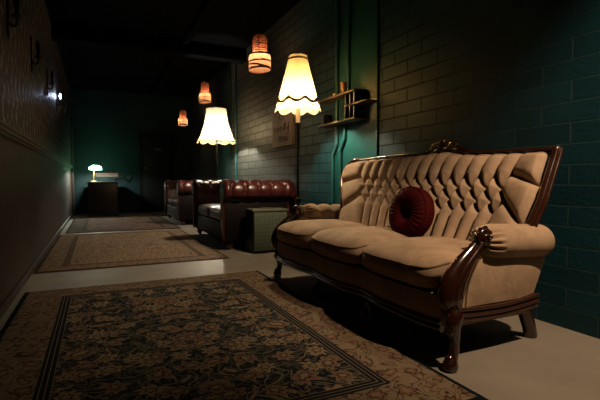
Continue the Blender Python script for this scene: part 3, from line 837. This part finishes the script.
# ------------------------------------------------------------------ pendant lanterns
M_COP = shade_mat('copper_veneer', (.50, .20, .11), .40)
M_DRUM = shade_mat('amber_drum', (.36, .235, .15), .6)
M_PB = glow('pendant_bulb', (1.0, .60, .34), L_PEND)
def pendant(loc, label, kx=1.0, kz=1.0):
    root = thing('pendant_lantern', label, 'lamp', loc, 'copper pendant lanterns along the hall')
    def W(mb, name, m, par=None, sharp=40):
        mb.v = [(x * kx, y * kx, z * kz) for x, y, z in mb.v]
        return mb.build(name, m, par or root, org=(0, 0, 0), sharp=sharp)
    # local origin: bottom of lantern; top of cage at .46
    W(MB().tube([(0, 0, .46), (.003, 0, .46 + .4 * ((ZC - loc[2]) / kz - .46)), (0, 0, (ZC - loc[2]) / kz)], .004, 8), 'cord', M_IRON)
    W(MB().lathe([(.02, .43), (.03, .44), (.02, .475), (.008, .49)], (0, 0, 0), 16), 'cap', M_IRON)
    cg = MB(); r_ = random.Random(3)
    for i in range(8):
        z = .225 + i * .027; rad = .092 if i < 6 else .092 * math.sqrt(max(.1, 1 - ((i - 5) / 3.1) ** 2))
        tx, ty = r_.uniform(-.05, .05), r_.uniform(-.05, .05)
        th = np.arange(40) * 2 * PI / 40
        rows_ = []
        for q in (0, .008, .015):
            rows_.append(np.stack([rad * (1 + .03 * math.sin(q * 160)) * np.cos(th), rad * (1 + .03 * math.sin(q * 160)) * np.sin(th), z + q + rad * (tx * np.cos(th) + ty * np.sin(th))], -1))
        cg.grid(np.array(rows_), cv=True)
    for a in np.arange(6) * PI / 3:
        cg.tube([(.094 * math.cos(a), .094 * math.sin(a), .20), (.094 * math.cos(a), .094 * math.sin(a), .37), (.08 * math.cos(a), .08 * math.sin(a), .415), (.03 * math.cos(a), .03 * math.sin(a), .445)], .005, 6)
    W(cg, 'slatted_cage', M_COP, None, 60)
    th = np.arange(48) * 2 * PI / 48
    dr = [np.stack([r * np.cos(th), r * np.sin(th), np.full(48, z)], -1) for r, z in ((.135, .03), (.139, .08), (.139, .15), (.132, .205))]
    W(MB().grid(np.array(dr), cv=True), 'drum_shade', M_DRUM)
    bd = MB()
    for z, tl, rr in ((.035, .06, .140), (.066, -.16, .142), (.120, .05, .142), (.205, .03, .134)):
        rows_ = [np.stack([rr * np.cos(th), rr * np.sin(th), z + q + tl * rr * np.cos(th + .6)], -1) for q in (-.010, .010)]
        rows_ += [np.stack([(rr - .003) * np.cos(th), (rr - .003) * np.sin(th), z + q + tl * rr * np.cos(th + .6)], -1) for q in (.010, -.010)]
        bd.grid(np.array(rows_), cu=True, cv=True)
    W(bd, 'band', simple('copper_band', (.20, .07, .035), .45, .2, metal=.4))
    W(MB().ell((0, 0, .17), (.024, .024, .045), n=12, m=8), 'bulb', M_PB)
    W(MB().lathe([(.012, .222), (.016, .23), (.016, .27), (.006, .28), (.004, .44)], (0, 0, 0), 12), 'lamp_holder', M_IRON)
    return root
pendant((1.75, 4.81, 2.05), 'nearest and largest slatted copper pendant lantern, above the near leather sofa', .93, .97)
pendant((1.75, 7.63, 2.14), 'middle slatted copper pendant lantern, hanging above the ivory bell lamp', .74, .86)
pendant((1.75, 9.78, 1.99), 'farthest and smallest copper pendant lantern, near the far door', .76, .80)

# ------------------------------------------------------------------ canvas board on the wall
bd = thing('lettered_board', 'pale wooden board with handwritten lettering hung on the block wall', 'sign', (XW, 5.30, 1.23))
MB().box((XW - .040, 4.88, 1.235), (XW + .003, 5.54, 1.70), .003).build('board', simple('raw_board', (.40, .345, .275), .65, .2, 9, .15), bd)
wr = MB(); xs_ = XW - .0425
def stroke(pts, r=.0042):
    wr.tube(smooth_path([(xs_, 5.54 - u * .66, 1.235 + v * .47) for u, v in pts], 24), r, 6)
stroke([(.60, .88), (.50, .92), (.42, .86), (.43, .76), (.52, .72), (.60, .75), (.60, .81), (.53, .81)])
stroke([(.22, .52), (.15, .52), (.13, .45), (.19, .42), (.24, .46)]); stroke([(.30, .52), (.28, .45), (.34, .42), (.39, .48), (.36, .53), (.30, .52)])
stroke([(.45, .53), (.45, .42), (.46, .50), (.53, .53), (.55, .43)]); stroke([(.61, .42), (.62, .52), (.68, .62), (.66, .52), (.64, .40)])
stroke([(.73, .62), (.73, .46), (.78, .44), (.83, .50)]); stroke([(.86, .62), (.86, .42), (.83, .30), (.77, .32)])
stroke([(.36, .22), (.44, .27), (.42, .17), (.36, .13)]); stroke([(.50, .24), (.48, .15), (.55, .13), (.60, .19), (.57, .25), (.50, .24)])
stroke([(.66, .26), (.67, .14), (.74, .14), (.76, .25), (.78, .14), (.84, .14)])
wr.build('lettering', simple('dark_lettering', (.085, .065, .048), .7), bd)

# ------------------------------------------------------------------ wall shelf and candle cup
M_SHELF = wood('shelf_wood', (.085, .055, .032), .5, 1, .1)
sf = thing('wall_shelf', 'small staggered wooden wall shelf with dark uprights on the teal panel', 'shelf', (XW - .02, 3.6, 1.36))
XS = XW - .018
MB().box((XS - .135, 3.28, 1.585), (XS, 3.97, 1.603), .003).build('shelf_board', M_SHELF, sf)
MB().box((XS - .135, 3.10, 1.463), (XS, 3.46, 1.479), .003).build('shelf_board', M_SHELF, sf)
MB().box((XS - .135, 3.27, 1.335), (XS, 3.985, 1.353), .003).build('shelf_board', M_SHELF, sf)
for y in (3.46, 3.38, 3.31):
    MB().box((XS - .12, y - .011, 1.353), (XS - .004, y + .011, 1.585), .002).build('upright', M_BLACKW, sf)
MB().box((XS - .10, 3.90, 1.353), (XS - .004, 3.96, 1.46), .004).build('bracket', M_BLACKW, sf)
cp = MB().lathe([(.020, 0), (.026, .004), (.030, .045), (.034, .092), (.031, .092), (.026, .045), (.022, .012)], (2.10, 3.49, 1.603), 24)
cpo = cp.build('candle_cup', simple('terracotta_cup', (.50, .24, .15), .6), None, org=(2.10, 3.49, 1.603)); tag(cpo, 'small terracotta coloured cup standing on the top board of the wall shelf', 'cup')
cp = MB().lathe([(.016, 0), (.018, .003), (.018, .022), (.014, .024), (.002, .024)], (2.10, 3.66, 1.603), 18)
cpo = cp.build('tealight', simple('tealight_white', (.5, .42, .34), .5), None, org=(2.10, 3.66, 1.603)); tag(cpo, 'tiny pale tealight on the top shelf board left of the cup', 'candle')

# ------------------------------------------------------------------ conduit pipes on the wall
def pipe(pts, r, label):
    o = MB().tube(smooth_path(pts, 60), r, 12).build('conduit_pipe', M_PIPE, None, org=(XW, pts[0][1], 0)); tag(o, label, 'pipe', 'painted pipes on the block wall')
xp = XW - .018 - .017
pipe([(xp, 3.86, .02), (xp, 3.86, .5), (xp, 3.86, 1.02), (xp, 3.845, 1.06), (xp, 3.785, 1.14), (xp, 3.775, 1.19), (xp, 3.775, 1.5), (xp, 3.775, 2.2), (xp, 3.775, 2.9)], .016, 'teal painted pipe with a kink, left of the pair passing behind the shelf')
pipe([(xp, 3.71, .02), (xp, 3.71, .5), (xp, 3.71, 1.05), (xp, 3.70, 1.09), (xp, 3.64, 1.18), (xp, 3.63, 1.23), (xp, 3.61, 1.5), (xp, 3.56, 1.7), (xp, 3.56, 2.2), (xp, 3.56, 2.9)], .016, 'teal painted pipe with a kink, right of the pair passing behind the shelf')
pipe([(XW - .02, 7.30, .02), (XW - .02, 7.30, 1.5), (XW - .02, 7.30, 2.9)], .02, 'straight dark teal pipe on the wall behind the ivory bell lamp')

# ------------------------------------------------------------------ left wall sconces
def sconce(loc, label):
    root = thing('wall_sconce', label, 'wall lamp', loc, 'slim dark sconces on the papered wall')
    W = lambda mb, name, m: mb.build(name, m, root, org=(0, 0, 0))
    W(MB().box((0, -.028, -.16), (.012, .028, .16), .008, 3), 'back_plate', M_IRON)
    W(MB().tube(smooth_path([(.008, 0, -.06), (.03, 0, -.085), (.055, 0, -.065), (.055, 0, -.03)], 20), .007, 10), 'arm', M_IRON)
    W(MB().lathe([(.006, -.03), (.026, -.024), (.030, -.012), (.016, -.006), (.012, .02)], (.055, 0, 0), 18), 'cup', M_IRON)
    W(MB().lathe([(.011, .02), (.014, .05), (.018, .075), (.012, .115), (.003, .14)], (.055, 0, 0), 16), 'bulb', M_SCB)
    return root
M_SCB = simple('unlit_smoked_bulb', (.02, .018, .018), .2, .1, bump=0)
s1 = sconce((XL, 3.47, 1.90), 'nearest dark wall sconce at the left photo edge')
dup(s1, (XL, 4.63, 1.93), 'second dark wall sconce from the left photo edge')
dup(s1, (XL, 6.03, 1.97), 'third dark wall sconce from the left photo edge')
s4 = dup(s1, (XL, 7.30, 1.97), 'fourth wall sconce along the papered wall, with a small cold lit bulb')
dup(s1, (XL, 8.50, 1.97), 'farthest dark wall sconce, beyond the lit one')
M_COLD = glow('cold_bulb', (.62, .74, 1.0), 220.0)
for ch in s4.children:
    if ch.name.startswith('bulb'):
        ch.data = ch.data.copy(); ch.data.materials[0] = M_COLD
        for p in ch.data.vertices: p.co = Vector((.055, 0, .03)) + (p.co - Vector((.055, 0, .03))) * .6

# ------------------------------------------------------------------ desk, desk lamp and wall pieces at the far end
M_DESK = wood('desk_wood', (.016, .007, .005), .4, 2, .2)
dk = thing('writing_desk', 'dark wooden desk standing against the far wall under the lit desk lamp', 'desk', (.11, 10.75, 0))
MB().box((-.20, 10.40, .735), (.44, 11.1, .762), .005).build('desk_top', M_DESK, dk)
for x in (-.18, .40): MB().box((x, 10.43, 0), (x + .022, 11.07, .735), .003).build('side_panel', M_DESK, dk)
MB().box((-.158, 10.45, .06), (.40, 10.468, .735), .003).build('front_panel', M_DESK, dk)
ZD = .762
dl = thing('desk_lamp', 'glowing white desk lamp with domed green glass shade on the dark desk', 'lamp', (-.06, 10.62, ZD))
c = np.array([-.06, 10.62, ZD])
MB().lathe([(.075, 0), (.078, .008), (.06, .018), (.018, .028), (.012, .045)], c, 24).build('base', M_BRASS, dl)
MB().tube(smooth_path([c + np.array([0, 0, .03]), c + np.array([.0, .03, .13]), c + np.array([.01, .045, .22]), c + np.array([.03, .02, .295])], 20), .009, 10).build('stem', M_BRASS, dl)
th = np.linspace(0, PI, 17); ux = np.linspace(-.13, .13, 20)
M_GG = shade_mat('green_glass_shade', (.11, .30, .20), .7)
P = np.array([[(c[0] + .035 + u * 1.0, c[1] - .0 + .075 * math.cos(t) * (1 - .25 * (u / .13) ** 4), c[2] + .265 + .105 * math.sin(t) * (1 - .45 * (u / .13) ** 2)) for t in th] for u in ux])
mb = MB().grid(P); n_ = len(th)
mb.f.append(tuple(range(n_))); mb.f.append(tuple((len(ux) - 1) * n_ + j for j in range(n_)))
mb.build('shade', M_GG, dl)
MB().tube([(c[0] - .03, c[1], c[2] + .285), (c[0] + .035, c[1], c[2] + .285), (c[0] + .10, c[1], c[2] + .285)], .016, 10).build('bulb', glow('desk_bulb', (.95, 1.0, .82), L_DESK), dl)
# lit lettered strip on the wall and ring-ended ornament
st = thing('wall_strip_sign', 'long low strip with faint reddish lettering on the far wall beside the desk lamp', 'sign', (.20, YF, .93))
MB().box((-.02, YF - .02, .885), (.47, YF - .001, .975), .003).build('strip', simple('cream_strip', (.26, .23, .20), .6, .1), st)
lt = MB(); rr_ = random.Random(5)
for i in range(11):
    xx = .01 + i * .042
    lt.tube(smooth_path([(xx, YF - .021, .905), (xx + .006, YF - .021, .955), (xx + .018, YF - .021, .915 + .02 * rr_.random()), (xx + .024, YF - .021, .955 - .03 * rr_.random()), (xx + .03, YF - .021, .905)], 16), .0045, 6)
lt.build('lettering', simple('red_lettering', (.20, .03, .02), .6), st)
og = thing('ring_ornament', 'dark ring-ended bar ornament mounted on the far wall right of the desk', 'ornament', (.60, YF, .87))
a = np.arange(40) * 2 * PI / 40
mb = MB().tube(np.stack([.68 + .075 * np.cos(a), np.full(40, YF - .017), .875 + .085 * np.sin(a)], -1), .019, 10, closed=True); mb.build('ring', M_IRON, og)
MB().tube([(.37, YF - .015, .845), (.45, YF - .015, .848), (.61, YF - .015, .862)], .016, 10).build('shaft', M_IRON, og)
MB().box((.385, YF - .03, .78), (.405, YF - .008, .85), .003).box((.43, YF - .03, .79), (.45, YF - .008, .85), .003).build('bit', M_IRON, og)

# ------------------------------------------------------------------ lights
def spot(name, loc, target, w, col, size, blend, rad):
    l = bpy.data.lights.new(name, 'SPOT'); l.energy = w; l.color = col; l.spot_size = math.radians(size); l.spot_blend = blend; l.shadow_soft_size = rad
    o = bpy.data.objects.new(name, l); COL.objects.link(o); o.location = loc
    o.rotation_euler = (Vector(target) - Vector(loc)).to_track_quat('-Z', 'Y').to_euler(); return o
spot('ceiling_spot', (1.70, .05, 2.80), (1.95, 1.40, .25), SPOT_W, (1.0, .73, .48), 56, 1.0, .035)

w = bpy.data.worlds.new('dim'); scn.world = w; w.use_nodes = True
w.node_tree.nodes['Background'].inputs[0].default_value = (.3, .5, .7, 1); w.node_tree.nodes['Background'].inputs[1].default_value = .002

# ------------------------------------------------------------------ camera
cam = bpy.data.cameras.new('camera'); co = bpy.data.objects.new('camera', cam); COL.objects.link(co)
cam.sensor_width = 36; cam.lens = 430 / 600 * 36; cam.clip_start = .02
thy = math.atan(203 / 430); pit = math.atan(19 / 430)
co.location = (0, 0, .78)
co.rotation_euler = (PI / 2 - pit, 0, -thy)
scn.camera = co
vs = scn.view_settings; vs.view_transform = 'Standard'; vs.look = 'None'; vs.gamma = 1; vs.use_curve_mapping = False; vs.exposure = 0.0
scn.cycles.use_denoising = True
scn.cycles.diffuse_bounces = 1
